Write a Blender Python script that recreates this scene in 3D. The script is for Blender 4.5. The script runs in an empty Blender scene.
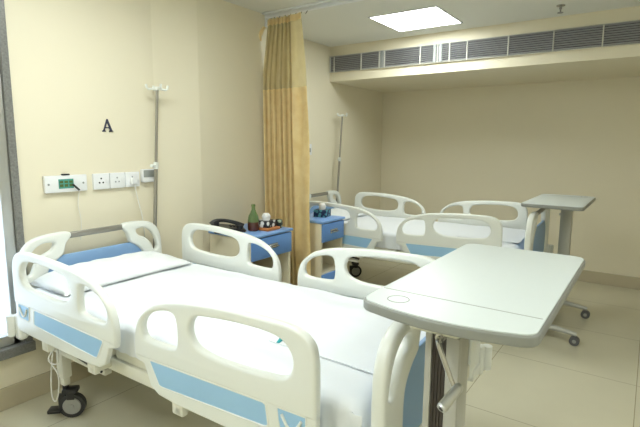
import bpy, bmesh, math, random
from mathutils import Vector, Matrix, noise

random.seed(4)
scene = bpy.context.scene
COL = scene.collection
PI = math.pi

# ------------------------------------------------------------------ camera, world, light, exposure
def make_camera():
    f, pitch, yaw, roll = 472.25, 0.14598, 0.61136, -0.0076
    fw = Vector((math.cos(pitch) * math.cos(yaw), math.cos(pitch) * math.sin(yaw), -math.sin(pitch)))
    rt = fw.cross(Vector((0, 0, 1))).normalized()
    dn = fw.cross(rt)
    r2 = math.cos(roll) * rt + math.sin(roll) * dn
    d2 = -math.sin(roll) * rt + math.cos(roll) * dn
    m = Matrix((r2, -d2, -fw)).transposed().to_4x4()
    m.translation = Vector((0, 0, 1.5))
    cd = bpy.data.cameras.new('camera')
    cd.sensor_width = 36
    cd.lens = f / 640 * 36
    cd.clip_start = 0.02
    o = bpy.data.objects.new('camera', cd)
    o.matrix_world = m
    COL.objects.link(o)
    scene.camera = o
make_camera()

w = bpy.data.worlds.new('world')
scene.world = w
w.use_nodes = True
w.node_tree.nodes['Background'].inputs[0].default_value = (0.75, 0.86, 1.0, 1)
w.node_tree.nodes['Background'].inputs[1].default_value = 4.0

LAMP_STRENGTHS = [19.0, 21.5, 21.0, 15.0, 16.0]
LAMP_COLOUR = (0.94, 1.0, 0.97)
LAMP_SPOTS = [(4.03, 1.81), (1.35, 1.75), (-0.6, 1.3), (1.6, -0.9), (-0.6, -1.0)]
vs = scene.view_settings
vs.view_transform = 'Standard'
vs.look = 'None'
vs.gamma = 1
vs.exposure = 0.13
vs.use_curve_mapping = False

# ------------------------------------------------------------------ materials
def mat(name, col, rough=0.5, metal=0.0, noise_amt=0.0, noise_scale=20, bump=0.0, bump_scale=60, coat=0.0,
        trans=0.0, alpha=1.0, emit=None, sheen=0.0):
    m = bpy.data.materials.new(name)
    m.use_nodes = True
    nt = m.node_tree
    b = nt.nodes['Principled BSDF']
    b.inputs['Base Color'].default_value = (*col, 1)
    b.inputs['Roughness'].default_value = rough
    b.inputs['Metallic'].default_value = metal
    b.inputs['Coat Weight'].default_value = coat
    b.inputs['Transmission Weight'].default_value = trans
    b.inputs['Alpha'].default_value = alpha
    b.inputs['Sheen Weight'].default_value = sheen
    if emit:
        b.inputs['Emission Color'].default_value = (*emit[0], 1)
        b.inputs['Emission Strength'].default_value = emit[1]
    tc = nt.nodes.new('ShaderNodeTexCoord')
    if noise_amt:
        n = nt.nodes.new('ShaderNodeTexNoise')
        n.inputs['Scale'].default_value = noise_scale
        n.inputs['Detail'].default_value = 5
        nt.links.new(tc.outputs['Object'], n.inputs['Vector'])
        mx = nt.nodes.new('ShaderNodeMix')
        mx.data_type = 'RGBA'
        mx.inputs[6].default_value = (*[max(0, c * (1 - noise_amt)) for c in col], 1)
        mx.inputs[7].default_value = (*[min(1, c * (1 + noise_amt)) for c in col], 1)
        nt.links.new(n.outputs['Fac'], mx.inputs[0])
        nt.links.new(mx.outputs[2], b.inputs['Base Color'])
    if bump:
        n2 = nt.nodes.new('ShaderNodeTexNoise')
        n2.inputs['Scale'].default_value = bump_scale
        n2.inputs['Detail'].default_value = 4
        nt.links.new(tc.outputs['Object'], n2.inputs['Vector'])
        bp = nt.nodes.new('ShaderNodeBump')
        bp.inputs['Strength'].default_value = bump
        bp.inputs['Distance'].default_value = 0.01
        nt.links.new(n2.outputs['Fac'], bp.inputs['Height'])
        nt.links.new(bp.outputs['Normal'], b.inputs['Normal'])
    return m

def tile_mat():
    m = mat('floor_tile', (0.62, 0.56, 0.40), 0.22)
    nt = m.node_tree
    b = nt.nodes['Principled BSDF']
    tc = nt.nodes.new('ShaderNodeTexCoord')
    mp = nt.nodes.new('ShaderNodeMapping')
    S = 0.85
    mp.inputs['Scale'].default_value = (1 / S, 1 / S, 1)
    mp.inputs['Location'].default_value = (-2.6 / S, -0.81 / S, 0)
    nt.links.new(tc.outputs['Object'], mp.inputs['Vector'])
    br = nt.nodes.new('ShaderNodeTexBrick')
    br.offset = 0
    br.inputs['Scale'].default_value = 1
    br.inputs['Brick Width'].default_value = 1
    br.inputs['Row Height'].default_value = 1
    br.inputs['Mortar Size'].default_value = 0.003
    br.inputs['Mortar Smooth'].default_value = 0.2
    br.inputs['Color1'].default_value = (0.66, 0.625, 0.475, 1)
    br.inputs['Color2'].default_value = (0.645, 0.61, 0.46, 1)
    br.inputs['Mortar'].default_value = (0.36, 0.32, 0.22, 1)
    nt.links.new(mp.outputs['Vector'], br.inputs['Vector'])
    n = nt.nodes.new('ShaderNodeTexNoise')
    n.inputs['Scale'].default_value = 3
    n.inputs['Detail'].default_value = 6
    nt.links.new(tc.outputs['Object'], n.inputs['Vector'])
    mx = nt.nodes.new('ShaderNodeMix')
    mx.data_type = 'RGBA'
    mx.blend_type = 'MULTIPLY'
    mx.inputs[0].default_value = 1
    rp = nt.nodes.new('ShaderNodeMapRange')
    rp.inputs['To Min'].default_value = 0.93
    rp.inputs['To Max'].default_value = 1.05
    nt.links.new(n.outputs['Fac'], rp.inputs['Value'])
    nt.links.new(br.outputs['Color'], mx.inputs[6])
    nt.links.new(rp.outputs['Result'], mx.inputs[7])
    nt.links.new(mx.outputs[2], b.inputs['Base Color'])
    return m

M = {
    'wall': mat('wall_paint', (0.80, 0.74, 0.575), 0.55, noise_amt=0.015, noise_scale=3, bump=0.04, bump_scale=200),
    'ceil': mat('ceiling_paint', (0.80, 0.80, 0.74), 0.8, noise_amt=0.01, noise_scale=3),
    'floor': tile_mat(),
    'skirt': mat('skirting_tile', (0.52, 0.46, 0.33), 0.25, noise_amt=0.05, noise_scale=6),
    'granite': mat('grey_granite', (0.20, 0.20, 0.19), 0.3, noise_amt=0.5, noise_scale=90),
    'alu': mat('aluminium', (0.62, 0.63, 0.62), 0.35, 0.9),
    'chrome': mat('chrome', (0.50, 0.50, 0.49), 0.18, 1.0),
    'steel': mat('brushed_steel', (0.36, 0.345, 0.31), 0.35, 0.8),
    'plastic': mat('white_plastic', (0.79, 0.81, 0.765), 0.32, noise_amt=0.01, noise_scale=8, coat=0.15),
    'enamel': mat('cream_enamel', (0.74, 0.73, 0.63), 0.35),
    'blue': mat('blue_panel', (0.33, 0.56, 0.79), 0.42, noise_amt=0.03, noise_scale=10),
    'board_blue': mat('board_blue', (0.25, 0.42, 0.68), 0.45, noise_amt=0.03, noise_scale=10),
    'cab_blue': mat('cabinet_blue', (0.13, 0.29, 0.66), 0.38, noise_amt=0.03, noise_scale=10),
    'cab_top': mat('cabinet_top_blue', (0.20, 0.37, 0.72), 0.3, noise_amt=0.03, noise_scale=10),
    'cab_side': mat('cabinet_cream', (0.70, 0.64, 0.48), 0.45, noise_amt=0.03, noise_scale=12),
    'sheet': mat('white_sheet', (0.79, 0.82, 0.85), 0.85, bump=0.12, bump_scale=9, sheen=0.1),
    'pillow': mat('pillow_cotton', (0.82, 0.85, 0.86), 0.85, bump=0.25, bump_scale=14, sheen=0.1),
    'rubber': mat('black_rubber', (0.03, 0.03, 0.032), 0.55),
    'dark': mat('dark_plastic', (0.018, 0.018, 0.02), 0.35),
    'hub': mat('grey_hub', (0.36, 0.36, 0.33), 0.45),
    'top': mat('table_laminate', (0.70, 0.755, 0.74), 0.38, noise_amt=0.01, noise_scale=30),
    'edge': mat('table_edge', (0.27, 0.28, 0.26), 0.4),
    'groove': mat('table_groove', (0.33, 0.34, 0.31), 0.5),
    'greyenamel': mat('grey_enamel', (0.47, 0.47, 0.43), 0.35, 0.2),
    'castor': mat('grey_castor', (0.10, 0.10, 0.105), 0.5),
    'strip': mat('black_column_strip', (0.045, 0.035, 0.03), 0.35),
    'plate': mat('socket_plate', (0.82, 0.83, 0.84), 0.3),
    'plate_line': mat('plate_shadow_grey', (0.35, 0.36, 0.37), 0.5),
    'screen': mat('teal_screen', (0.06, 0.30, 0.25), 0.3, noise_amt=0.4, noise_scale=120),
    'greybox': mat('grey_box', (0.30, 0.32, 0.31), 0.4),
    'letter': mat('navy_letter', (0.03, 0.035, 0.07), 0.4),
    'glassgreen': mat('green_glass', (0.17, 0.26, 0.09), 0.08, trans=0.4),
    'cola': mat('brown_drink', (0.09, 0.025, 0.012), 0.15, coat=0.6),
    'tissue': mat('tissue_paper', (0.9, 0.9, 0.9), 0.9),
    'orange': mat('orange_brown_tray', (0.50, 0.19, 0.06), 0.5),
    'teal': mat('teal_plastic', (0.01, 0.33, 0.36), 0.4),
    'cable': mat('pale_cable', (0.75, 0.74, 0.68), 0.5),
    'backing': mat('duct_dark', (0.035, 0.035, 0.04), 0.8),
    'blade': mat('grille_blade', (0.46, 0.46, 0.48), 0.45, 0.3),
    'mullion': mat('grille_mullion', (0.62, 0.61, 0.54), 0.5),
    'crease': mat('sheet_hem', (0.50, 0.52, 0.56), 0.8),
}

def pattern_mat(name, a, b_, scale):
    m = mat(name, a, 0.45)
    nt = m.node_tree
    tc = nt.nodes.new('ShaderNodeTexCoord')
    v = nt.nodes.new('ShaderNodeTexVoronoi')
    v.inputs['Scale'].default_value = scale
    nt.links.new(tc.outputs['Object'], v.inputs['Vector'])
    r = nt.nodes.new('ShaderNodeValToRGB')
    r.color_ramp.elements[0].position = 0.38
    r.color_ramp.elements[0].color = (*b_, 1)
    r.color_ramp.elements[1].position = 0.5
    r.color_ramp.elements[1].color = (*a, 1)
    nt.links.new(v.outputs['Distance'], r.inputs[0])
    nt.links.new(r.outputs[0], nt.nodes['Principled BSDF'].inputs['Base Color'])
    return m
M['box_bw'] = pattern_mat('black_white_print', (0.015, 0.015, 0.02), (0.75, 0.76, 0.75), 26)
M['box_teal'] = pattern_mat('navy_teal_print', (0.012, 0.03, 0.09), (0.10, 0.36, 0.42), 30)
M['cup_print'] = pattern_mat('dark_cup_print', (0.012, 0.02, 0.02), (0.42, 0.50, 0.36), 24)

def curtain_mat(name, c1, c2, tl, alpha=1.0, crinkle=0.4):
    m = bpy.data.materials.new(name)
    m.use_nodes = True
    nt = m.node_tree
    for n in list(nt.nodes):
        nt.nodes.remove(n)
    out = nt.nodes.new('ShaderNodeOutputMaterial')
    p = nt.nodes.new('ShaderNodeBsdfPrincipled')
    p.inputs['Roughness'].default_value = 0.45
    p.inputs['Sheen Weight'].default_value = 0.3
    t = nt.nodes.new('ShaderNodeBsdfTranslucent')
    mix = nt.nodes.new('ShaderNodeMixShader')
    mix.inputs[0].default_value = tl
    tc = nt.nodes.new('ShaderNodeTexCoord')
    n = nt.nodes.new('ShaderNodeTexNoise')
    n.inputs['Scale'].default_value = 14
    n.inputs['Detail'].default_value = 5
    r = nt.nodes.new('ShaderNodeValToRGB')
    r.color_ramp.elements[0].position = 0.35
    r.color_ramp.elements[1].position = 0.65
    r.color_ramp.elements[0].color = (*c1, 1)
    r.color_ramp.elements[1].color = (*c2, 1)
    nt.links.new(tc.outputs['Object'], n.inputs['Vector'])
    nt.links.new(n.outputs['Fac'], r.inputs[0])
    nt.links.new(r.outputs[0], p.inputs['Base Color'])
    nt.links.new(r.outputs[0], t.inputs['Color'])
    b = nt.nodes.new('ShaderNodeBump')
    b.inputs['Strength'].default_value = crinkle
    b.inputs['Distance'].default_value = 0.012
    nt.links.new(n.outputs['Fac'], b.inputs['Height'])
    nt.links.new(b.outputs['Normal'], p.inputs['Normal'])
    nt.links.new(p.outputs[0], mix.inputs[1])
    nt.links.new(t.outputs[0], mix.inputs[2])
    last = mix
    if alpha < 1:
        tr = nt.nodes.new('ShaderNodeBsdfTransparent')
        m2 = nt.nodes.new('ShaderNodeMixShader')
        m2.inputs[0].default_value = alpha
        nt.links.new(tr.outputs[0], m2.inputs[1])
        nt.links.new(mix.outputs[0], m2.inputs[2])
        last = m2
    nt.links.new(last.outputs[0], out.inputs[0])
    return m
M['curtain'] = curtain_mat('gold_satin', (0.84, 0.65, 0.31), (0.92, 0.75, 0.41), 0.25)
M['curtain_mesh'] = curtain_mat('gold_net', (0.76, 0.66, 0.38), (0.82, 0.72, 0.44), 0.4, 0.72, 0.05)
for q in range(len(LAMP_SPOTS)):
    M['lamp%d' % q] = mat('lamp_diffuser', (0.9, 0.9, 0.9), 0.5, emit=(LAMP_COLOUR, LAMP_STRENGTHS[q]))
def frost():
    m = mat('frosted_glass', (0.85, 0.9, 0.95), 0.5, trans=0.9)
    return m
M['frost'] = frost()

# ------------------------------------------------------------------ helpers
def thing(name, label, cat, loc=(0, 0, 0), rz=0, group=None):
    o = bpy.data.objects.new(name, None)
    COL.objects.link(o)
    o.location = loc
    o.rotation_euler = (0, 0, rz)
    o.empty_display_size = 0.05
    o['label'] = label
    o['category'] = cat
    if group:
        o['group'] = group
    return o

def tag(o, label, cat, group=None):
    o['label'] = label
    o['category'] = cat
    if group:
        o['group'] = group
    return o

def obj(name, bm, m, parent=None, smooth=False, loc=None, label=None, angle=0.6):
    me = bpy.data.meshes.new(name)
    bmesh.ops.recalc_face_normals(bm, faces=bm.faces[:])
    bm.to_mesh(me)
    bm.free()
    if smooth:
        for p in me.polygons:
            p.use_smooth = True
        try:
            me.set_sharp_from_angle(angle=angle)
        except Exception:
            pass
    o = bpy.data.objects.new(name, me)
    COL.objects.link(o)
    if m is not None:
        me.materials.append(M[m] if isinstance(m, str) else m)
    if parent is not None:
        o.parent = parent
    if loc:
        o.location = loc
    if label:
        o['label'] = label
    return o

def struct(name, bm, m, smooth=False):
    o = obj(name, bm, m, None, smooth)
    o['kind'] = 'structure'
    return o

def box(bm, x0, x1, y0, y1, z0, z1, bev=0, seg=2, mtx=None):
    r = bmesh.ops.create_cube(bm, size=1)
    vs_ = r['verts']
    for v in vs_:
        v.co = Vector(((x0 + x1) / 2 + v.co.x * (x1 - x0), (y0 + y1) / 2 + v.co.y * (y1 - y0),
                       (z0 + z1) / 2 + v.co.z * (z1 - z0)))
        if mtx:
            v.co = mtx @ v.co
    if bev:
        es = list({e for v in vs_ for e in v.link_edges})
        bmesh.ops.bevel(bm, geom=es, offset=bev, segments=seg, affect='EDGES', profile=0.5)
    return bm

def nb():
    return bmesh.new()

def cyl(bm, p0, p1, r0, r1=None, seg=16, caps=True):
    p0, p1 = Vector(p0), Vector(p1)
    r1 = r0 if r1 is None else r1
    d = p1 - p0
    q = d.to_track_quat('Z', 'Y').to_matrix()
    A, B = [], []
    for i in range(seg):
        a = 2 * PI * i / seg
        c = q @ Vector((math.cos(a), math.sin(a), 0))
        A.append(bm.verts.new(p0 + c * r0))
        B.append(bm.verts.new(p1 + c * r1))
    for i in range(seg):
        j = (i + 1) % seg
        bm.faces.new((A[i], A[j], B[j], B[i]))
    if caps:
        bm.faces.new(A[::-1])
        bm.faces.new(B)
    return bm

def tube(bm, pts, r, seg=8, closed=False):
    pts = [Vector(p) for p in pts]
    n = len(pts)
    rings = []
    up = None
    for i, p in enumerate(pts):
        a = pts[i - 1] if (i > 0 or closed) else p
        b = pts[(i + 1) % n] if (i < n - 1 or closed) else p
        t = (b - a).normalized()
        if up is None:
            up = t.orthogonal().normalized()
        up = (up - t * up.dot(t)).normalized()
        s = t.cross(up)
        rr = r[i] if isinstance(r, (list, tuple)) else r
        rings.append([bm.verts.new(p + (up * math.cos(2 * PI * k / seg) + s * math.sin(2 * PI * k / seg)) * rr)
                      for k in range(seg)])
    m = n if closed else n - 1
    for i in range(m):
        A, B = rings[i], rings[(i + 1) % n]
        for k in range(seg):
            j = (k + 1) % seg
            bm.faces.new((A[k], A[j], B[j], B[k]))
    if not closed:
        bm.faces.new(rings[0][::-1])
        bm.faces.new(rings[-1])
    return bm

def lathe(bm, prof, seg=24, c=(0, 0, 0)):
    rings = []
    c = Vector(c)
    for r, z in prof:
        rings.append([bm.verts.new(c + Vector((r * math.cos(2 * PI * k / seg), r * math.sin(2 * PI * k / seg), z)))
                      for k in range(seg)])
    for A, B in zip(rings, rings[1:]):
        for k in range(seg):
            j = (k + 1) % seg
            bm.faces.new((A[k], A[j], B[j], B[k]))
    bm.faces.new(rings[0][::-1])
    bm.faces.new(rings[-1])
    return bm

def catmull(pts, n=5, closed=True):
    out = []
    N = len(pts)
    rng = range(N) if closed else range(N - 1)
    for i in rng:
        g = (lambda k: pts[k % N]) if closed else (lambda k: pts[min(max(k, 0), N - 1)])
        p0, p1, p2, p3 = [Vector(g(i + d)) for d in (-1, 0, 1, 2)]
        for k in range(n):
            t = k / n
            out.append(0.5 * ((2 * p1) + (p2 - p0) * t + (2 * p0 - 5 * p1 + 4 * p2 - p3) * t * t
                              + (3 * p1 - p0 - 3 * p2 + p3) * t ** 3))
    if not closed:
        out.append(Vector(pts[-1]))
    return out

def plate(outlines, thick, bevel=0.0, mtx=None, bres=3):
    """A flat plate with rounded edges cut from closed 2D outlines (first one outer, others holes)."""
    cu = bpy.data.curves.new('outline', 'CURVE')
    cu.dimensions = '2D'
    cu.fill_mode = 'BOTH'
    cu.extrude = max(thick / 2 - bevel, 0.0001)
    cu.bevel_depth = bevel
    cu.bevel_resolution = bres
    cu.offset = -bevel
    for pts in outlines:
        s = cu.splines.new('POLY')
        s.points.add(len(pts) - 1)
        for q, p in zip(s.points, pts):
            q.co = (p[0], p[1], 0, 1)
        s.use_cyclic_u = True
    o = bpy.data.objects.new('tmp_outline', cu)
    COL.objects.link(o)
    dg = bpy.context.evaluated_depsgraph_get()
    me = bpy.data.meshes.new_from_object(o.evaluated_get(dg))
    bm = bmesh.new()
    bm.from_mesh(me)
    bmesh.ops.remove_doubles(bm, verts=bm.verts[:], dist=0.00005)
    if mtx is not None:
        bmesh.ops.transform(bm, matrix=mtx, verts=bm.verts[:])
    bpy.data.objects.remove(o)
    bpy.data.meshes.remove(me)
    bpy.data.curves.remove(cu)
    return bm

def rrect(x0, x1, y0, y1, r, n=6):
    out = []
    for cx, cy, a0 in ((x1 - r, y1 - r, 0), (x0 + r, y1 - r, 90), (x0 + r, y0 + r, 180), (x1 - r, y0 + r, 270)):
        for k in range(n + 1):
            a = math.radians(a0 + 90 * k / n)
            out.append((cx + r * math.cos(a), cy + r * math.sin(a)))
    return out

# 2D plate axes: (a, b, thickness) -> world-ish local axes
YZ = Matrix(((0, 0, 1, 0), (1, 0, 0, 0), (0, 1, 0, 0), (0, 0, 0, 1)))     # plate in the y-z plane
XZ = Matrix(((1, 0, 0, 0), (0, 0, -1, 0), (0, 1, 0, 0), (0, 0, 0, 1)))    # plate in the x-z plane

def T(x=0, y=0, z=0):
    return Matrix.Translation((x, y, z))

# ------------------------------------------------------------------ the room
X0, XB, YR, ZC = -1.7, 5.9, -2.3, 2.585
YA, YB = 2.88, 3.10
b = nb(); box(b, X0 - .1, XB + .1, YR - .1, YB + .4, -0.1, 0); struct('floor', b, 'floor')
b = nb(); box(b, X0 - .1, XB + .1, YR - .1, YB + .4, ZC, ZC + .1); struct('ceiling', b, 'ceil')
# head wall with the window opening, shallow column, and the set-back second bay
WX0, WX1, WZ0, WZ1 = -0.55, 1.15, 0.36, 2.30
b = nb()
box(b, X0, WX0, YA, YA + .25, 0, ZC)
box(b, WX0, WX1, YA, YA + .25, 0, WZ0)
box(b, WX0, WX1, YA, YA + .25, WZ1, ZC)
box(b, WX1, 2.43, YA, YA + .25, 0, ZC)
cv = [(2.09, YA), (2.43, 2.808), (2.43, YA + .05), (2.09, YA + .05)]
cv = [b.verts.new((p[0], p[1], z)) for z in (0, ZC) for p in cv]
for f in ((0, 3, 2, 1), (4, 5, 6, 7), (0, 1, 5, 4), (1, 2, 6, 5), (2, 3, 7, 6), (3, 0, 4, 7)):
    b.faces.new([cv[i] for i in f])
box(b, 2.43, 3.34, 2.812, YA + .25, 0, ZC)
box(b, 3.34, XB + .1, YB, YB + .2, 0, ZC)
struct('wall_left', b, 'wall')
b = nb(); box(b, XB, XB + .1, YR, YB + .1, 0, ZC); struct('wall_back', b, 'wall')
b = nb(); box(b, X0 - .1, XB + .1, YR - .1, YR, 0, ZC); struct('wall_right', b, 'wall')
b = nb(); box(b, X0 - .1, X0, YR, YB + .1, 0, ZC); struct('wall_front', b, 'wall')
# bulkhead over the second bay
XH, ZS = 4.60, 2.203
b = nb(); box(b, XH, XB, YR, YB, ZS, ZC); struct('trim_1', b, 'wall')
# baseboards
b = nb()
box(b, X0, 2.12, YA - .012, YA, 0, .13, .003)
box(b, 2.43, 3.34, 2.80, 2.812, 0, .13, .003); box(b, 3.34, XB, YB - .012, YB, 0, .13, .003)
struct('baseboard_left', b, 'skirt')
b = nb(); box(b, XB - .012, XB, YR, YB - .012, 0, .13, .003); struct('baseboard_back', b, 'skirt')
b = nb(); box(b, X0, XB, YR, YR + .012, 0, .13, .003); struct('baseboard_right', b, 'skirt')
# window: granite surround, aluminium frame, frosted panes
b = nb()
box(b, WX1 - .004, WX1 + .035, YA - .015, YA + .2, WZ0 - .05, WZ1 + .05, .004)
box(b, WX0 - .035, WX0 + .02, YA - .03, YA + .2, WZ0 - .05, WZ1 + .05, .004)
box(b, WX0 - .035, WX1 + .035, YA - .045, YA + .2, WZ0 - .055, WZ0, .004)
box(b, WX0 - .035, WX1 + .035, YA - .03, YA + .2, WZ1, WZ1 + .05, .004)
struct('trim_2', b, 'granite')
win = bpy.data.objects.new('window_1', None); COL.objects.link(win); win['kind'] = 'structure'
b = nb()
xm = (WX0 + WX1) / 2
for (a0, a1, c0, c1) in ((WX0 + .02, WX0 + .07, WZ0, WZ1), (WX1 - .06, WX1 - .004, WZ0, WZ1), (xm - .03, xm + .03, WZ0, WZ1),
                         (WX0 + .02, WX1 - .02, WZ0, WZ0 + .06), (WX0 + .02, WX1 - .02, WZ1 - .06, WZ1)):
    box(b, a0, a1, YA + .004, YA + .06, c0, c1, .004)
obj('window_frame', b, 'alu', win)
b = nb(); box(b, WX0 + .05, xm, YA + .05, YA + .056, WZ0 + .04, WZ1 - .04); obj('pane', b, 'frost', win)
b = nb(); box(b, xm, WX1 - .03, YA + .06, YA + .066, WZ0 + .04, WZ1 - .04); obj('pane', b, 'frost', win)

# ------------------------------------------------------------------ ceiling lamps
lamp_labels = ['square ceiling light panel above the second bed bay, beside the long air grille',
               'square ceiling light panel above the first bed', 'square ceiling light panel above the window side', 'unseen fill light panel added near the right wall',  # last one here is an unseen fill panel, added to brighten table and floor
              
               'square ceiling light panel behind the viewer']
for i, (x, y) in enumerate(LAMP_SPOTS):
    t = thing('ceiling_light', lamp_labels[i], 'ceiling light', (x, y, ZC), 0, 'square ceiling light panels')
    fr = nb()
    for (a0, a1, c0, c1) in ((-.31, .31, .295, .31), (-.31, .31, -.31, -.295), (.295, .31, -.31, .31), (-.31, -.295, -.31, .31)):
        box(fr, a0, a1, c0, c1, -.008, -.0005)
    obj('frame', fr, 'plate', t)
    d = nb(); box(d, -.296, .296, -.296, .296, -.005, -.0005); obj('diffuser', d, 'lamp%d' % i, t)

# ------------------------------------------------------------------ air grille in the bulkhead
def air_grille():
    t = thing('air_grille', 'long horizontal slatted air grille set in the wall band under the ceiling', 'air vent', (XH, 0, 2.302))
    ya, yb, h = -1.4, 3.08, .170
    b = nb(); box(b, -.012, -.001, ya, yb, 0, h); obj('backing', b, 'backing', t)
    b = nb(); n = 9
    for k in range(n):
        z = (k + .5) * h / n
        mt = T(-.022, 0, z) @ Matrix.Rotation(math.radians(35), 4, 'Y')
        box(b, -.009, .009, ya, yb, -.0014, .0014, mtx=mt)
    obj('slats', b, 'blade', t)
    b = nb()
    box(b, -.026, 0, ya, yb, -.004, .0); box(b, -.026, 0, ya, yb, h, h + .004)
    box(b, -.034, 0, yb, yb + .006, -.006, h + .006); box(b, -.034, 0, ya - .006, ya, -.006, h + .006)
    obj('frame', b, 'mullion', t)
    for y in (3.03, 2.68, 2.46, 2.40, 2.00, 1.82, 1.70, 1.53, 1.16, .79, .425, .06, -.31, -.68):
        b = nb(); box(b, -.030, -.012, y - .0045, y + .0045, 0, h); obj('mullion', b, 'mullion', t)
    for y in (2.43, 1.85, 1.79):
        b = nb(); box(b, -.031, -.02, y - .014, y + .014, 0.002, h - .002)
        obj('damper_plate', b, 'greybox', t, label='pale grey plate seen through the grille')
air_grille()

# ------------------------------------------------------------------ sprinkler, curtain track
t = thing('fire_sprinkler', 'small ceiling sprinkler head right of the lit ceiling panel', 'sprinkler', (4.25, .70, ZC))
b = nb(); cyl(b, (0, 0, -.004), (0, 0, 0), .032, seg=20); obj('escutcheon', b, 'chrome', t, True)
b = nb(); cyl(b, (0, 0, -.03), (0, 0, -.002), .010)
tube(b, [(.010, 0, -.025), (.02, 0, -.04), (.006, 0, -.055)], .003); tube(b, [(-.010, 0, -.025), (-.02, 0, -.04), (-.006, 0, -.055)], .003)
obj('body', b, 'steel', t, True)
b = nb(); cyl(b, (0, 0, -.058), (0, 0, -.054), .022, seg=16); obj('deflector', b, 'steel', t, True)

TX = 3.19
t = thing('curtain_track', 'white ceiling rail carrying the gold curtain', 'curtain rail', (TX, 0, ZC))
b = nb(); box(b, -.016, .016, -1.8, 2.82, -.03, -.0005, .003)
box(b, -.07, -.035, -1.8, 2.80, -.012, -.0005, .003)
obj('rail', b, 'plate', t)
b = nb(); box(b, -.02, .02, 2.80, 2.826, -.10, -.0005, .003); obj('end_bracket', b, 'plate', t)

# ------------------------------------------------------------------ curtain
def curtain():
    t = thing('curtain', 'gold satin privacy curtain with pale net top, drawn back at the wall', 'curtain', (TX - .05, 2.54, 0))
    def prof(k, z):
        # k 0..1 across; left three fifths pleated, right part flat
        tz = z / 2.5
        if k < .66:
            u = k / .66
            y = .27 - .34 * u
            ph = u * 6.2 * 2 * PI + .35 * math.sin(z * 1.3) + .35 * math.sin(u * 9)
            x = (.034 + .006 * math.sin(u * 17 + 1)) * math.sin(ph) * (1.15 - .35 * tz)
            y += .014 * math.cos(ph + .5)
        else:
            u = (k - .66) / .34
            y = -.07 - .165 * u
            x = -.034 + .016 * math.sin(u * 5.2 + .3 * math.sin(z * 2.5)) + .005 * math.sin(z * 7 + u * 4)
            y += .008 * math.sin(z * 3.1) * u
        if z > 2.0:
            f = 1 - .26 * min(1, (z - 2.0) / .48) ** 1.2
        else:
            f = 1 + .07 * (2.0 - z) / 2
        return Vector((x * (1 if z < 2 else 1 - .5 * (z - 2)), y * f - (.05 * (2 - z) / 2 if z < 2 else 0), z))
    def sheet(zs, n, off=0.0):
        b = nb(); rows = []
        for z in zs:
            rows.append([b.verts.new(prof(i / n, z) + Vector((off, 0, 0))) for i in range(n + 1)])
        for A, B in zip(rows, rows[1:]):
            for i in range(n):
                b.faces.new((A[i], A[i + 1], B[i + 1], B[i]))
        b.normal_update(); bmesh.ops.solidify(b, geom=b.faces[:], thickness=.002)
        return b
    N = 170
    obj('fabric', sheet([.12 + 1.825 * i / 40 for i in range(41)], N), 'curtain', t, True, angle=1.5)
    obj('net_top', sheet([1.945 + .535 * i / 10 for i in range(11)], N), 'curtain_mesh', t, True, label='pale see-through net top band', angle=1.5)
    obj('header_tape', sheet([2.475, 2.50, 2.525], N, -.003), 'curtain', t, True, angle=1.5)
    obj('hem_seam', sheet([1.930, 1.942, 1.955], N, -.003), 'curtain', t, True, angle=1.5)
    b = nb()
    for s in (0,):
        pts = [prof(0, 2.47) + Vector((-.02, .02, 0)), prof(0, 2.40) + Vector((-.03, .055, 0)), prof(0, 2.36) + Vector((-.02, .05, 0))]
        tube(b, pts, [.012, .018, .014], 8)
    obj('folded_corner', b, 'curtain', t, True)
    for i in range(7):
        y = .17 - .34 * i / 6
        b = nb(); cyl(b, (.02, y, 2.525), (.045, y, 2.553), .003, seg=8); obj('hook', b, 'steel', t, True)
curtain()

# ------------------------------------------------------------------ hospital bed
def rail_outline():
    o = [(0, .67), (0, .74), (.02, .81), (.06, .855), (.13, .90), (.24, .930), (.36, .945), (.50, .955), (.64, .958),
         (.74, .958), (.80, .948), (.842, .918), (.858, .87), (.861, .80), (.861, .70)]
    up = catmull(o, 4, False)
    return up
HOLE_D = [(.048, .775), (.055, .815), (.10, .855), (.18, .882), (.235, .880), (.252, .845), (.253, .78), (.235, .752), (.15, .745), (.07, .748)]
HOLE_L = [(.322, .86), (.35, .895), (.42, .908), (.55, .918), (.67, .918), (.735, .905), (.772, .865), (.770, .815), (.735, .785),
          (.66, .775), (.54, .768), (.42, .770), (.35, .788), (.322, .82)]

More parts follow.
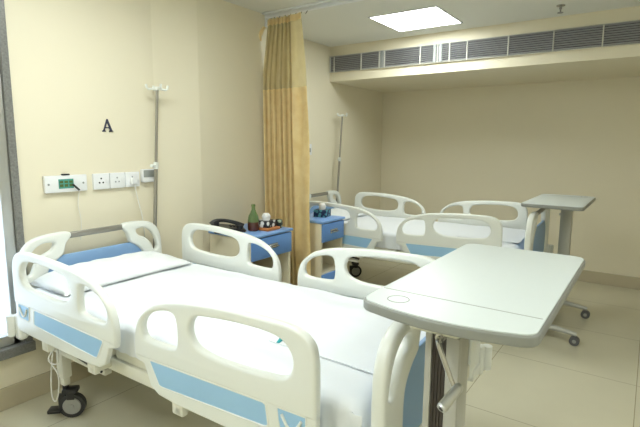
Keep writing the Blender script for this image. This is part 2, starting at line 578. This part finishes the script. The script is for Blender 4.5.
def side_rail(parent, x, v0, direction, side):
    """x: across-bed place; v0: bed-length place of the rail's inner end; direction +1 runs to the head, -1 to the foot."""
    name = 'side_rail'
    def tf(pts):
        return [(v0 + direction * p[0], p[1]) for p in pts]
    outer = rail_outline() + [(.861, .70), (.861, .685), (0, .665)]
    bm = plate([tf(outer), tf(catmull(HOLE_D, 4)), tf(catmull(HOLE_L, 4))], .036, .012, T(x) @ YZ)
    r = obj(name, bm, 'plastic', parent, True, loc=(0, 0, .008))
    # lower skirt with framed openings, thinner than the grip part
    low = [(0, .675), (.861, .695), (.861, .56), (.84, .535), (.70, .53), (.22, .528), (.13, .535), (.085, .56), (.05, .64), (0, .655)]
    blue = [(.095, .668), (.655, .682), (.668, .676), (.678, .610), (.665, .600), (.155, .575), (.138, .58), (.09, .658)]
    sm = [(.715, .684), (.825, .686), (.825, .622), (.81, .610), (.735, .607), (.725, .615)]
    bm = plate([tf(low)], .026, .007, T(x) @ YZ)
    for ring in (blue, sm):
        for q in (-1, 1):
            tube(bm, [(x + q * .0125, p[0], p[1]) for p in tf(ring)], .0042, 6, True)
    obj('skirt', bm, 'plastic', r, True)
    bm = plate([tf(blue)], .0285, 0, T(x) @ YZ)
    obj('blue_insert', bm, 'blue', r, label='light blue insert strip')
    bm = plate([tf(sm)], .0285, 0, T(x) @ YZ)
    obj('latch_panel', bm, 'blue', r, label='small light blue latch panel')
    bm = nb()
    xx = x + side * .017
    tube(bm, [(xx, v0 + direction * (.735 + .075 * k / 8), .668 - .042 * math.sin(PI * k / 8)) for k in range(9)], .005, 8)
    obj('latch_handle', bm, 'plastic', r, True)
    # folding arms down to the bed frame
    for s in (.22, .62):
        bm = nb()
        yy = v0 + direction * s
        xi = x - side * .05
        box(bm, min(x, x - side * .028), max(x, x - side * .028), yy - .03, yy + .03, .475, .60, .006)
        box(bm, min(xi - side * .06, x), max(xi - side * .06, x), yy - .022, yy + .022, .48, .51, .004)
        obj('support_arm', bm, 'enamel', r, True)

def end_board(parent, v, wd, name):
    sc_ = wd / .48
    lobe = [(.480, .48), (.480, .66), (.480, .80), (.470, .88), (.435, .942), (.375, .976), (.28, .988), (.20, .985), (.185, .965),
            (.195, .945), (.218, .92), (.228, .885), (.240, .855), (.285, .825), (.325, .780), (.338, .72), (.338, .60), (.338, .48)]
    slot = [(.285, .932), (.345, .938), (.395, .912), (.430, .862), (.446, .800), (.436, .775), (.415, .780), (.395, .825),
            (.355, .868), (.300, .895)]
    first = None
    core = None
    # blue panel is the root part of the board; the white lobes belong to it
    bw = .355
    pan = rrect(-bw, bw, .55, .852, .03)
    bm = plate([[(p[0], p[1]) for p in pan]], .018, .004, T(0, v, 0) @ XZ)
    core = obj(name, bm, 'board_blue', parent, True, label='muted blue end panel with white curved ends')
    for s in (-1, 1):
        lp = [lobe[0]] + [tuple(p) for p in catmull(lobe[1:-1], 4, False)] + [lobe[-1]]
        k = wd / .48
        def f(p):
            return (s * (p[0] * 1.0 + (wd - .48)), p[1])
        bm = plate([[f(p) for p in lp], [f(p) for p in catmull(slot, 4)]], .046, .014, T(0, v, 0) @ XZ)
        obj('curved_end', bm, 'plastic', core, True, label='white moulded grip end with a slot')
    bm = nb(); xr = .195 + (wd - .48)
    box(bm, -xr - .01, xr + .01, v - .014, v + .014, .944, .980, .012, 3); obj('grip_bar', bm, 'steel', core, True, label='brushed metal grip bar')
    bm = nb(); box(bm, -wd + .1, wd - .1, v - .016, v + .016, .495, .56, .006); obj('lower_bar', bm, 'enamel', core, True)

def caster(parent, x, y, big=.068, nm='caster', up=.34):
    px_, py_, x, y = x, y, 0.0, -.03
    bm = nb(); cyl(bm, (x - .016, y, big), (x + .016, y, big), big, seg=32)
    bmesh.ops.bevel(bm, geom=[e for e in bm.edges if len(e.link_faces) == 2 and e.calc_face_angle(0) > 1], offset=.006, segments=2, affect='EDGES')
    c = obj(nm, bm, 'rubber', parent, True, loc=(px_, py_, 0)); c.rotation_euler = (0, 0, .75)
    bm = nb()
    for s in (-1, 1):
        cyl(bm, (x + s * .014, y, big), (x + s * .021, y, big), big * .72, big * .66, 28)
        cyl(bm, (x + s * .02, y, big), (x + s * .025, y, big), .014, .012, 16)
    obj('hub', bm, 'hub', c, True)
    bm = nb()
    box(bm, x - .030, x - .024, y - .02, y + .02, big * 1.62, big * 2 + .02, .003)
    box(bm, x + .024, x + .030, y - .02, y + .02, big * 1.62, big * 2 + .02, .003)
    box(bm, x - .032, x + .032, y - .035, y + .045, big * 2 + .006, big * 2 + .034, .01)
    cyl(bm, (x, y + .03, big * 2 + .03), (x, y + .03, big * 2 + .08), .016)
    obj('fork', bm, 'dark', c, True)
    if big > .05:
        bm = nb(); box(bm, x - .03, x + .03, y + .055, y + .125, .035, .055, .006); box(bm, x - .012, x + .012, y + .03, y + .07, .05, big * 2, .004)
        obj('brake_pedal', bm, 'dark', c, True)

def hospital_bed(loc, rz, label):
    t = thing('hospital_bed', label, 'hospital bed', loc, rz, 'hospital beds')
    # frame
    bm = nb()
    for s in (-1, 1):
        box(bm, s * .43 - .02, s * .43 + .02, .03, 2.15, .47, .53, .006)
    for v in (.04, .55, 1.1, 1.65, 2.14):
        box(bm, -.43, .43, v - .02, v + .02, .475, .525, .004)
    obj('bed_frame', bm, 'enamel', t, True)
    bm = nb()
    for v0, v1 in ((.06, .62), (.64, 1.05), (1.07, 1.35), (1.37, 2.12)):
        box(bm, -.44, .44, v0, v1, .53, .585, .012)
    obj('mattress_deck', bm, 'enamel', t, True)
    # undercarriage
    for s in (-1, 1):
        for v in (.27, 1.95):
            bm = nb(); box(bm, s * .37 - .026, s * .37 + .026, v - .032, v + .032, .235, .50, .008)
            box(bm, s * .37 - .018, s * .37 + .018, v - .022, v + .022, .19, .24, .005)
            obj('leg', bm, 'enamel', t, True)
            caster(t, s * .37, v, .068)
    for v in (.27, 1.95):
        bm = nb(); box(bm, -.35, .35, v - .018, v + .018, .40, .44, .006); obj('cross_bar', bm, 'enamel', t, True)
    bm = nb(); cyl(bm, (-.462, 1.70, .485), (-.462, 1.52, .462), .011); cyl(bm, (-.462, 1.53, .463), (-.462, 1.43, .450), .006); cyl(bm, (-.462, 1.70, .485), (-.44, 1.70, .485), .010)
    obj('gas_spring', bm, 'dark', t, True, label='black lift strut')
    bm = nb(); box(bm, -.43, -.39, 1.46, 1.93, .405, .435, .006); obj('lift_arm', bm, 'enamel', t, True)
    end_board(t, 0, .50, 'footboard')
    end_board(t, 2.183, .46, 'headboard')
    for s in (-1, 1):
        side_rail(t, s * .535, 1.169, 1, s)
        side_rail(t, s * .535, 1.034, -1, s)
    for s in (-1, 1):
        for v, q in ((-.01, -1), (2.105, 1)):
            bm = nb(); box(bm, s * .50 - .022, s * .50 + .022, v - .03, v + .03, .46, .60, .014, 3)
            box(bm, min(s * .5, s * .38), max(s * .5, s * .38), v - .02, v + .02, .47, .52, .005)
            cyl(bm, (s * .53, v + q * .035, .48), (s * .53, v + q * .035, .59), .022, seg=18)
            obj('corner_bumper', bm, 'plastic', t, True)
    return t

A = ((1.598, .581, 0), .022)
B = ((4.212, .733, 0), .037)
hospital_bed(A[0], A[1], 'nearest white hospital bed with light blue rail inserts, beside the window')
hospital_bed(B[0], B[1], 'far white hospital bed with light blue rail inserts, beyond the gold curtain')

def mattress(loc, rz, label):
    t = thing('mattress', label, 'mattress', loc, rz, 'sheeted mattresses')
    b = nb()
    NU, NV = 44, 110
    U, V0, V1, Z0, Z1 = .455, .07, 2.12, .586, .725
    rows = []
    # cross-section loop: underside edge, side, rounded shoulder, top
    sec = []
    for k in range(8):
        sec.append((-U, Z0 + (Z1 - .035 - Z0) * k / 7))
    for k in range(1, 6):
        a = PI - PI / 2 * k / 6
        sec.append((-U + .04 + .04 * math.cos(a), Z1 - .035 + .035 * math.sin(a)))
    for k in range(NU + 1):
        sec.append((-U + .04 + (2 * U - .08) * k / NU, Z1))
    full = sec + [(-p[0], p[1]) for p in sec[:13]][::-1]
    for j in range(NV + 1):
        v = V0 + (V1 - V0) * j / NV
        e = min(j, NV - j)
        drop = [.05, .022, .009, .003][e] if e < 4 else 0
        row = []
        for (u, z) in full:
            side = (1 if u < 0 else -1) if abs(u) > U - .012 else 0
            p = Vector((u, v, z))
            if z > Z1 - .02:
                p.z += .006 * noise.noise(Vector((u * 5, v * 4, 1 + rz))) + .003 * noise.noise(Vector((u * 14, v * 9, 7)))
                p.z -= drop
            if side:
                amp = .010 * (1 if v < .5 else .35) * (1 - (z - Z0) / (Z1 - Z0)) ** .5
                p.x -= side * amp * (math.sin(v * 95 + 2 * noise.noise(Vector((v * 9, z * 12, 0)))) + .6)
                if z < Z0 + .001:
                    p.z = Z0
            row.append(b.verts.new(p))
        rows.append(row)
    for P, Q in zip(rows, rows[1:]):
        for i in range(len(P) - 1):
            b.faces.new((P[i], P[i + 1], Q[i + 1], Q[i]))
        b.faces.new((P[-1], P[0], Q[0], Q[-1]))
    b.faces.new(rows[0][::-1]); b.faces.new(rows[-1])
    obj('sheeted_body', b, 'sheet', t, True, angle=1.2)
mattress(*A, 'mattress under a smooth white sheet on the nearest bed')
mattress(*B, 'mattress under a white sheet on the far bed beyond the curtain')

def draw_sheet(loc, rz, label, u0, v0, v1):
    b = nb(); NU, NV = 30, 30; top = []
    for j in range(NV + 1):
        row = []
        for i in range(NU + 1):
            u = u0 + (.40 - u0) * i / NU; v = v0 + (v1 - v0) * j / NV
            z = .7345 + .006 * noise.noise(Vector((u * 5, v * 4, 1 + rz))) + .003 * noise.noise(Vector((u * 14, v * 9, 7)))
            z += -.0042 + (.005 * max(0, 1 - i / 3) * max(0, 1 - v / .5))
            row.append(b.verts.new((u + .006 * noise.noise(Vector((u, v * 6, 3))), v, z)))
        top.append(row)
    for P, Q in zip(top, top[1:]):
        for i in range(NU):
            b.faces.new((P[i], P[i + 1], Q[i + 1], Q[i]))
    b.normal_update(); bmesh.ops.solidify(b, geom=b.faces[:], thickness=.004)
    o = obj('draw_sheet', b, 'sheet', None, True, angle=1.0)
    o.location = loc; o.rotation_euler = (0, 0, rz)
    tag(o, label, 'bed sheet', 'folded draw sheets')
draw_sheet(*A, 'thin folded white draw sheet lying over the foot end of the nearest bed', -.25, .10, .60)
draw_sheet(*B, 'thin folded white draw sheet lying over the foot end of the far bed', -.28, .10, .60)

def pillow(loc, rz, label, u0, u1, v0, v1, hgt=.075, base=.727):
    b = nb(); NU, NV = 40, 26
    cu, cv, hu, hv = (u0 + u1) / 2, (v0 + v1) / 2, (u1 - u0) / 2, (v1 - v0) / 2
    def P(i, j, top):
        a, c = 2 * i / NU - 1, 2 * j / NV - 1
        e = max(0, (1 - abs(a) ** 4)) ** .5 * max(0, (1 - abs(c) ** 4)) ** .5 * (1 + .35 * c)
        pin = 1 - .06 * (a * a) * (1 - c * c) - .0
        z = base + .008 + (hgt * e * (.8 + .25 * noise.noise(Vector((a * 2, c * 2, 5)))) if top else -.004 * e)
        if top:
            z += .008 * noise.noise(Vector((a * 6, c * 5, 2))) * e
        return Vector((cu + hu * a * (1 - .05 * (1 - a * a)), cv + hv * c * (1 - .07 * (1 - a * a)), z))
    G = {}
    for tp in (0, 1):
        for i in range(NU + 1):
            for j in range(NV + 1):
                edge = i in (0, NU) or j in (0, NV)
                if edge and tp:
                    G[1, i, j] = G[0, i, j]
                else:
                    G[tp, i, j] = b.verts.new(P(i, j, tp))
    for tp in (0, 1):
        for i in range(NU):
            for j in range(NV):
                f = [G[tp, i, j], G[tp, i + 1, j], G[tp, i + 1, j + 1], G[tp, i, j + 1]]
                b.faces.new(f if tp else f[::-1])
    o = obj('pillow', b, 'pillow', None, True, angle=2.5)
    o.location = loc; o.rotation_euler = (0, 0, rz)
    tag(o, label, 'pillow', 'white bed pillows')
pillow(*A, 'flat white pillow at the head of the nearest bed', -.42, .40, 1.78, 2.155)
pillow(*B, 'flat white pillow at the head of the far bed beyond the curtain', -.40, .38, 1.78, 2.15)

b = nb(); cyl(b, (0, 0, .006), (.028, .006, .010), .006, .008, 12)
t = thing('tube_clip', 'small teal clip with a white cord lying on the nearest bed', 'clip', (1.335, 1.132, .728))
obj('clip_body', b, 'teal', t, True)
b = nb(); tube(b, catmull([(.028, .005, .008), (.05, -.01, .006), (.08, -.03, .006), (.11, -.035, .006)], 4, False), .002, 6)
obj('cord', b, 'cable', t, True)

# loose white cord hanging from the bed frame near the window
cb = nb()
px, py = 1.118, 2.47
tube(cb, catmull([(px + .02, py - .06, .50), (px - .005, py + .03, .40), (px - .01, py + .04, .36), (px - .005, py - .03, .30), (px - .01, py - .03, .20), (px - .01, py + .01, .14),
                  (px - .012, py + .04, .17), (px - .008, py + .035, .30), (px - .006, py + .01, .40), (px + .015, py + .04, .50)], 6, False), .0035, 6)
tube(cb, catmull([(px + .01, py - .01, .49), (px - .01, py - .06, .41), (px - .01, py - .03, .36), (px - .012, py + .05, .36), (px, py + .01, .44), (px + .01, py, .50)], 5, False), .003, 6)
o = obj('hanging_cord', cb, 'cable', None, True)
tag(o, 'tangled white cord hanging below the head end of the nearest bed', 'cord')

# ------------------------------------------------------------------ drip stands
def drip_stand(p_top, p_bot, label, has_clamp=True):
    p_top, p_bot = Vector(p_top), Vector(p_bot)
    d = (p_top - p_bot).normalized()
    t = thing('drip_stand', label, 'drip stand', p_bot, 0, 'drip stands fixed at the bed heads')
    L = (p_top - p_bot)
    b = nb(); cyl(b, (0, 0, 0), L * .62, .0125, seg=14); obj('lower_pole', b, 'steel', t, True)
    b = nb(); cyl(b, L * .60, L, .0095, seg=14); obj('upper_pole', b, 'steel', t, True)
    b = nb(); cyl(b, L * .595, L * .63, .017, seg=16); cyl(b, L * .612, L * .612 + Vector((-.045, -.01, 0)), .011, seg=12)
    obj('height_clamp', b, 'plastic', t, True)
    b = nb()
    for k in range(4):
        a = k * PI / 2 - .3
        c = Vector((math.cos(a), math.sin(a), 0))
        tube(b, [L, L + c * .06 + Vector((0, 0, -.006)), L + c * .07 + Vector((0, 0, .002)), L + c * .074 + Vector((0, 0, .024))], .008, 8)
    cyl(b, L - Vector((0, 0, .012)), L + Vector((0, 0, .012)), .016, seg=14)
    obj('bag_hooks', b, 'plastic', t, True)
drip_stand((2.047, 2.785, 1.862), (1.985, 2.825, .53), 'slim metal drip stand leaning behind the nearest bed by the wall sockets')
drip_stand((4.70, 2.99, 1.83), (4.57, 2.985, .53), 'slim metal drip stand behind the head of the far bed')

# ------------------------------------------------------------------ overbed tables
def overbed_table(loc, rz, H, label):
    """local x runs along the long side from the column end; y across; origin on the floor under the column-end corner centre"""
    t = thing('overbed_table', label, 'overbed table', loc, rz, 'overbed tables')
    L, Wd = .90, .218
    def outline(g=0):
        pts = []
        # near (bowed) end at x=0, far end at x=L
        r = .045 - g
        for k in range(13):
            y = -Wd + r + g * 0 + (2 * (Wd - r)) * (1 - k / 12) * 1
            bow = .028 * (1 - (y / (Wd - r)) ** 2)
            pts.append((-.0 + g - bow, y))
        pts2 = []
        for cx, cy, a0 in ((L - r - g, -Wd + r + g, 270), (L - r - g, Wd - r - g, 0)):
            for k in range(7):
                a = math.radians(a0 + 90 * k / 6)
                pts2.append((cx + r * math.cos(a), cy + r * math.sin(a)))
        c1 = [(g + r - r * math.cos(a), -Wd + g + r - r * math.sin(a)) for a in [math.radians(q) for q in (15, 35, 55, 75, 90)]]
        c0 = [(g + r - r * math.cos(a), Wd - g - r + r * math.sin(a)) for a in [math.radians(q) for q in (90, 75, 55, 35, 15)]]
        return c0 + pts[1:-1] + c1 + pts2
    bm = plate([outline()], .027, .006, T(0, 0, H - .0165)); top = obj('table_top', bm, 'edge', t, True, label='pale grey-green laminate top with darker rim')
    bm = plate([outline(.006)], .004, .001, T(0, 0, H - .002)); obj('laminate', bm, 'top', top, True)
    bm = nb(); box(bm, .128, .131, -Wd + .012, Wd - .012, H - .001, H + .0006); obj('groove', bm, 'groove', top)
    bm = nb()
    tube(bm, [(.062 + .028 * math.cos(2 * PI * k / 36), .130 + .028 * math.sin(2 * PI * k / 36), H - .0005) for k in range(36)], .0015, 6, True)
    obj('cup_ring', bm, 'edge', top, True)
    # support under the top
    bm = nb(); box(bm, .05, .40, -.04, .075, H - .062, H - .0295, .006); box(bm, .055, .08, -.035, .095, H - .070, H - .03, .006)
    obj('top_bracket', bm, 'enamel', t, True)
    bm = nb()
    box(bm, .10, .165, -.030, .060, .09, H - .055, .004)
    box(bm, .082, .104, -.030, .004, .09, H - .080, .003); box(bm, .082, .104, .042, .060, .09, H - .080, .003)
    c = obj('column', bm, 'greyenamel', t, True)
    bm = nb(); box(bm, .090, .102, .0035, .0425, .10, H - .080, .001)
    for k in range(4):
        box(bm, .087, .091, .007 + k * .009, .012 + k * .009, .10, H - .082)
    obj('column_strip', bm, 'strip', c, label='black ribbed column insert')
    # crank
    bm = nb()
    cr = catmull([(.08, .012, H - .075), (.050, .012, H - .077), (.040, .006, H - .090), (.030, -.025, H - .150), (.025, -.042, H - .180)], 5, False)
    tube(bm, cr, .0065, 10); cyl(bm, (.055, .012, H - .076), (.090, .012, H - .074), .012)
    ck = obj('crank', bm, 'chrome', t, True, label='chrome height crank')
    bm = nb()
    p0, p1 = Vector((.035, -.052, H - .172)), Vector((-.030, -.030, H - .210))
    cyl(bm, p0, p0.lerp(p1, .12), .009, .012, 18); cyl(bm, p0.lerp(p1, .12), p0.lerp(p1, .92), .012, .013, 18, False); cyl(bm, p0.lerp(p1, .92), p1, .013, .011, 18)
    obj('crank_grip', bm, 'alu', ck, True)
    bm = nb(); d = (p1 - p0).normalized(); cyl(bm, p1 - d * .003, p1 + d * .001, .006); obj('grip_end', bm, 'dark', ck, True)
    # base on castors
    bm = nb(); box(bm, .07, .85, -.04, .04, .055, .095, .01); base = obj('base_beam', bm, 'greyenamel', t, True)
    for x in (.16, .86):
        bm = nb()
        pts = [(x, y, .085 + .022 * (1 - (y / .24) ** 2)) for y in [-.24 + .48 * k / 10 for k in range(11)]]
        tube(bm, pts, [.016, .018, .02, .022, .024, .024, .024, .022, .02, .018, .016], 10)
        obj('foot_bar', bm, 'greyenamel', t, True)
        for y in (-.23, .23):
            bm = nb(); cyl(bm, (x - .022, y, .035), (x - .004, y, .035), .035, seg=22); cyl(bm, (x + .004, y, .035), (x + .022, y, .035), .035, seg=22)
            cyl(bm, (x - .006, y, .035), (x + .006, y, .035), .012); w_ = obj('castor', bm, 'castor', t, True, label='small dark twin-wheel castor')
            bm = nb(); cyl(bm, (x - .025, y, .035), (x + .025, y, .035), .014, seg=16); obj('castor_hub', bm, 'hub', w_, True)
    return t
overbed_table((1.032, .384, 0), .0, 1.10, 'large pale overbed table in front with a crank handle, over the nearest bed foot')
overbed_table((4.77, .60, 0), PI, 1.06, 'far pale overbed table on wheels at the foot of the far bed')

# ------------------------------------------------------------------ bedside cabinets
def cabinet(loc, label, wd=.46, dp=.44, H=.84):
    t = thing('bedside_cabinet', label, 'bedside cabinet', loc, 0, 'blue and cream bedside cabinets')
    # local: x 0..wd, y 0 (front) .. dp
    b = nb()
    for x0 in (0, wd - .022):
        box(b, x0, x0 + .022, .012, dp, .07, H - .022, .002)
    box(b, .02, wd - .02, dp - .012, dp, .07, H - .022); box(b, .02, wd - .02, .012, dp - .01, .07, .09)
    box(b, .02, wd - .02, .012, dp - .01, .38, .395); box(b, .02, wd - .02, .03, dp - .01, H - .19, H - .182)
    obj('carcass', b, 'cab_side', t, True)
    b = nb(); box(b, -.012, wd + .012, -.008, dp, H - .022, H, .006, 3); obj('cabinet_top', b, 'cab_top', t, True, label='blue cabinet top')
    b = nb(); box(b, .004, wd - .004, -.004, .012, H - .185, H - .028, .003); d = obj('drawer', b, 'cab_blue', t, True, label='blue drawer')
    b = nb(); box(b, wd / 2 - .055, wd / 2 + .055, -.008, -.003, H - .12, H - .085, .001)
    tube(b, [(wd / 2 - .045, -.004, H - .105), (wd / 2 - .045, -.026, H - .105), (wd / 2 + .045, -.026, H - .105), (wd / 2 + .045, -.004, H - .105)], .005, 8)
    obj('drawer_handle', b, 'chrome', d, True)
    b = nb(); box(b, .004, wd - .004, -.004, .012, .075, .385, .003); d = obj('door', b, 'cab_blue', t, True, label='blue lower door')
    b = nb(); tube(b, [(wd - .07, -.004, .35), (wd - .07, -.024, .35), (wd - .07, -.024, .27), (wd - .07, -.004, .27)], .005, 8); obj('door_handle', b, 'chrome', d, True)
    for x in (.035, wd - .035):
        for y in (.05, dp - .05):
            b = nb(); cyl(b, (x - .012, y, .026), (x + .012, y, .026), .026, seg=18); cyl(b, (x, y, .04), (x, y, .072), .012); obj('castor', b, 'rubber', t, True)
    return t
CA = (2.43, 2.30, 0)
CB = (3.225, 2.235, 0)
cabinet(CA, 'blue and cream bedside cabinet left of the gold curtain, holding the telephone')
cabinet(CB, 'blue and cream bedside cabinet right of the gold curtain, holding a tissue box', .34, .44, .855)
ZT = .84

# telephone
t = thing('telephone', 'black corded desk telephone on the nearer bedside cabinet', 'telephone', (2.50, 2.60, ZT), -.62)
b = nb()
vb = [(-.12, -.085, 0), (.12, -.085, 0), (.12, .085, 0), (-.12, .085, 0), (-.12, -.085, .045), (.12, -.085, .018), (.12, .085, .022), (-.12, .085, .055)]
V = [b.verts.new(p) for p in vb]
for f in ((0, 3, 2, 1), (4, 5, 6, 7), (0, 1, 5, 4), (1, 2, 6, 5), (2, 3, 7, 6), (3, 0, 4, 7)):
    b.faces.new([V[i] for i in f])
bmesh.ops.bevel(b, geom=b.edges[:], offset=.006, segments=2, affect='EDGES')
obj('base', b, 'dark', t, True)
b = nb()
for i in range(4):
    for j in range(3):
        x, y = .01 + i * .024, .0 + j * .024
        z = .050 - (x + .12) / .24 * .030
        box(b, x, x + .016, y, y + .015, z - .004, z + .005, .001)
obj('keypad', b, 'rubber', t)
b = nb()
tube(b, catmull([(-.135, -.045, .062), (-.11, -.045, .085), (-.06, -.045, .092), (0, -.045, .082), (.06, -.045, .062), (.10, -.045, .040)], 5, False),
     [.022 - .009 * math.sin(PI * k / 25) for k in range(26)], 12)
cyl(b, (-.10, -.045, .045), (-.10, -.045, .085), .025); cyl(b, (.075, -.045, .02), (.075, -.045, .05), .024)
obj('handset', b, 'dark', t, True)
b = nb()
tube(b, [(-.10 + .20 * k / 100, -.112 - .012 * math.sin(PI * k / 100) + .006 * math.cos(k * 1.25), .010 + .006 * math.sin(k * 1.25)) for k in range(101)], .0022, 5)
obj('coiled_cord', b, 'dark', t, True)

# bottle
t = thing('glass_bottle', 'green glass bottle with dark drink on the nearer bedside cabinet', 'bottle', (2.625, 2.46, ZT))
b = nb(); lathe(b, [(.036, 0), (.042, .006), (.044, .05), (.043, .085), (.037, .115), (.022, .145), (.0145, .165), (.0135, .185), (.016, .188), (.016, .197), (.012, .198)], 24)
obj('glass', b, 'glassgreen', t, True)
b = nb(); lathe(b, [(.0365, .0), (.0428, .005), (.0448, .02), (.0450, .06), (.0446, .07)], 24); obj('label_band', b, 'cola', t, True, label='dark brown lower half of the bottle')
b = nb(); cyl(b, (0, 0, .197), (0, 0, .204), .0155, .014, 18); obj('cap', b, 'glassgreen', t, True)

# tray, tissue box, cup
b = nb(); box(b, 2.655, 2.80, 2.34, 2.50, ZT, ZT + .022, .004)
o = obj('small_tray', b, 'orange', None, True); tag(o, 'small orange-brown tray under the black and white tissue box', 'tray')
def tissue_box(loc, m, label, sx, sy, sz, rz=0):
    t = thing('tissue_box', label, 'tissue box', loc, rz, 'tissue boxes on the bedside cabinets')
    b = nb(); box(b, -sx / 2, sx / 2, -sy / 2, sy / 2, 0, sz, .004); obj('carton', b, m, t, True)
    b = nb()
    NN, MM = 22, 7
    rows = []
    for j in range(MM + 1):
        h = j / MM
        r = (.030 + .014 * h) * (1 - .75 * max(0, h - .5) ** 1.3 * 1.6)
        rows.append([b.verts.new((r * 1.1 * math.cos(2 * PI * k / NN) * (1 + .3 * noise.noise(Vector((k * .9, h * 3, 1)))),
                                  r * .8 * math.sin(2 * PI * k / NN) * (1 + .3 * noise.noise(Vector((k * .9, h * 3, 9)))), sz - .002 + .055 * h)) for k in range(NN)])
    for P, Q in zip(rows, rows[1:]):
        for k in range(NN):
            b.faces.new((P[k], P[(k + 1) % NN], Q[(k + 1) % NN], Q[k]))
    b.faces.new(rows[-1]); b.faces.new(rows[0][::-1])
    obj('tissue', b, 'tissue', t, True, angle=1.0)
tissue_box((2.725, 2.42, ZT + .022), 'box_bw', 'black and white patterned tissue box beside the green bottle', .115, .115, .052, .1)
tissue_box((3.46, 2.40, .855), 'box_teal', 'navy and teal patterned tissue box on the farther bedside cabinet', .12, .12, .065, .2)
b = nb(); lathe(b, [(.022, 0), (.026, .004), (.028, .06), (.027, .066), (.023, .067), (.022, .05)], 22)
t = thing('small_cup', 'small dark printed cup at the right end of the nearer cabinet top', 'cup', (2.835, 2.385, ZT))
obj('cup_body', b, 'cup_print', t, True)
b = nb(); tube(b, catmull([(.026, 0, .05), (.042, 0, .05), (.042, 0, .022), (.026, 0, .018)], 5, False), .003, 6); obj('handle', b, 'dark', t, True)

# ------------------------------------------------------------------ things on the head wall
def text_mesh(body, size, depth):
    cu = bpy.data.curves.new('txt', 'FONT'); cu.body = body; cu.size = size; cu.extrude = depth; cu.offset = .0015
    cu.align_x = 'CENTER'
    o = bpy.data.objects.new('tmp_text', cu); COL.objects.link(o)
    me = bpy.data.meshes.new_from_object(o.evaluated_get(bpy.context.evaluated_depsgraph_get()))
    b = bmesh.new(); b.from_mesh(me)
    bpy.data.objects.remove(o); bpy.data.curves.remove(cu); bpy.data.meshes.remove(me)
    return b
# letter A with serifs, 8 cm tall
def letter_a():
    h = .080
    out = [(-.036, 0), (-.012, 0), (-.012, .006), (-.019, .008), (-.014, .022), (.0125, .022), (.018, .008), (.010, .006), (.010, 0),
           (.038, 0), (.038, .006), (.032, .009), (.004, h), (-.003, h), (-.027, .012), (-.030, .008), (-.036, .006)]
    hole = [(-.0115, .029), (.0098, .029), (-.001, .058)]
    bm = plate([out, hole], .006, 0, XZ)
    o = obj('letter_a', bm, 'letter', None)
    o.location = (1.728, YA - .0032, 1.568)
    tag(o, 'dark capital letter A fixed on the cream wall above the sockets', 'letter')
letter_a()

def wall_panel():
    t = thing('control_panel', 'white wall panel with a small teal display left of the sockets', 'wall panel', (1.435, YA, 1.205))
    b = nb(); box(b, -.125, .125, -.028, -.0005, 0, .10, .005); obj('housing', b, 'plate', t, True)
    b = nb(); box(b, -.048, .04, -.031, -.027, .022, .078, .001); obj('display', b, 'screen', t, label='teal lit display')
    b = nb()
    for k in range(3):
        box(b, -.043 + k * .028, -.022 + k * .028, -.0318, -.0305, .032, .048)
        box(b, -.043 + k * .028, -.022 + k * .028, -.0318, -.0305, .054, .068)
    obj('display_marks', b, 'glassgreen', t)
    for x in (-.105, .10):
        b = nb(); cyl(b, (x, -.03, .05), (x, -.027, .05), .006, seg=12); obj('screw', b, 'greybox', t, True)
    b = nb(); box(b, -.025, .02, -.032, -.012, .100, .109, .003); obj('top_latch', b, 'dark', t)
    b = nb(); cyl(b, (.032, -.034, .045), (.062, -.05, .008), .006, seg=10); obj('probe', b, 'dark', t, True)
    b = nb(); tube(b, catmull([(.062, -.05, .008), (.055, -.035, -.08), (.07, -.03, -.18), (.06, -.03, -.30)], 6, False), .002, 6); obj('thin_lead', b, 'cable', t, True)
wall_panel()

def socket_strip():
    t = thing('socket_strip', 'white strip of three power sockets with one plug, beside the display panel', 'power socket', (1.605, YA, 1.205))
    for k in range(3):
        x = k * .110
        b = nb(); box(b, x, x + .106, -.022, -.0005, 0, .10, .004); p = obj('socket_plate', b, 'plate', t, True)
        b = nb()
        for (hx, hz) in ((.05, .068), (.038, .042), (.062, .042)):
            cyl(b, (x + hx, -.0235, hz), (x + hx, -.0215, hz), .0055, seg=10)
        obj('socket_holes', b, 'plate_line' if k else 'dark', p, True)
        b = nb(); box(b, x + .080, x + .096, -.026, -.021, .035, .065, .002); obj('switch', b, 'plate', p, True)
    b = nb(); box(b, .245, .287, -.055, -.022, .018, .062, .008); pl = obj('plug', b, 'plate', t, True)
    b = nb(); tube(b, catmull([(.268, -.048, .02), (.285, -.05, -.08), (.315, -.045, -.2), (.33, -.04, -.33), (.33, -.03, -.46)], 6, False), .0035, 8)
    obj('plug_cord', b, 'cable', pl, True)
socket_strip()

t = thing('call_unit', 'grey call button box on the wall just behind the nearer drip stand', 'call unit', (1.948, YA, 1.23))
b = nb(); box(b, 0, .10, -.035, -.0005, 0, .09, .006); obj('housing', b, 'plate', t, True)
b = nb(); box(b, .006, .094, -.038, -.034, .035, .084, .003); obj('face', b, 'greybox', t, True)
t = thing('light_switch', 'white switch plate on the wall just right of the gold curtain', 'light switch', (4.19, YB, 1.38))
b = nb(); box(b, -.05, .05, -.012, -.0005, 0, .12, .004); obj('plate', b, 'plate', t, True)
b = nb(); box(b, -.02, .02, -.020, -.011, .03, .075, .003); obj('rocker', b, 'greybox', t, True)
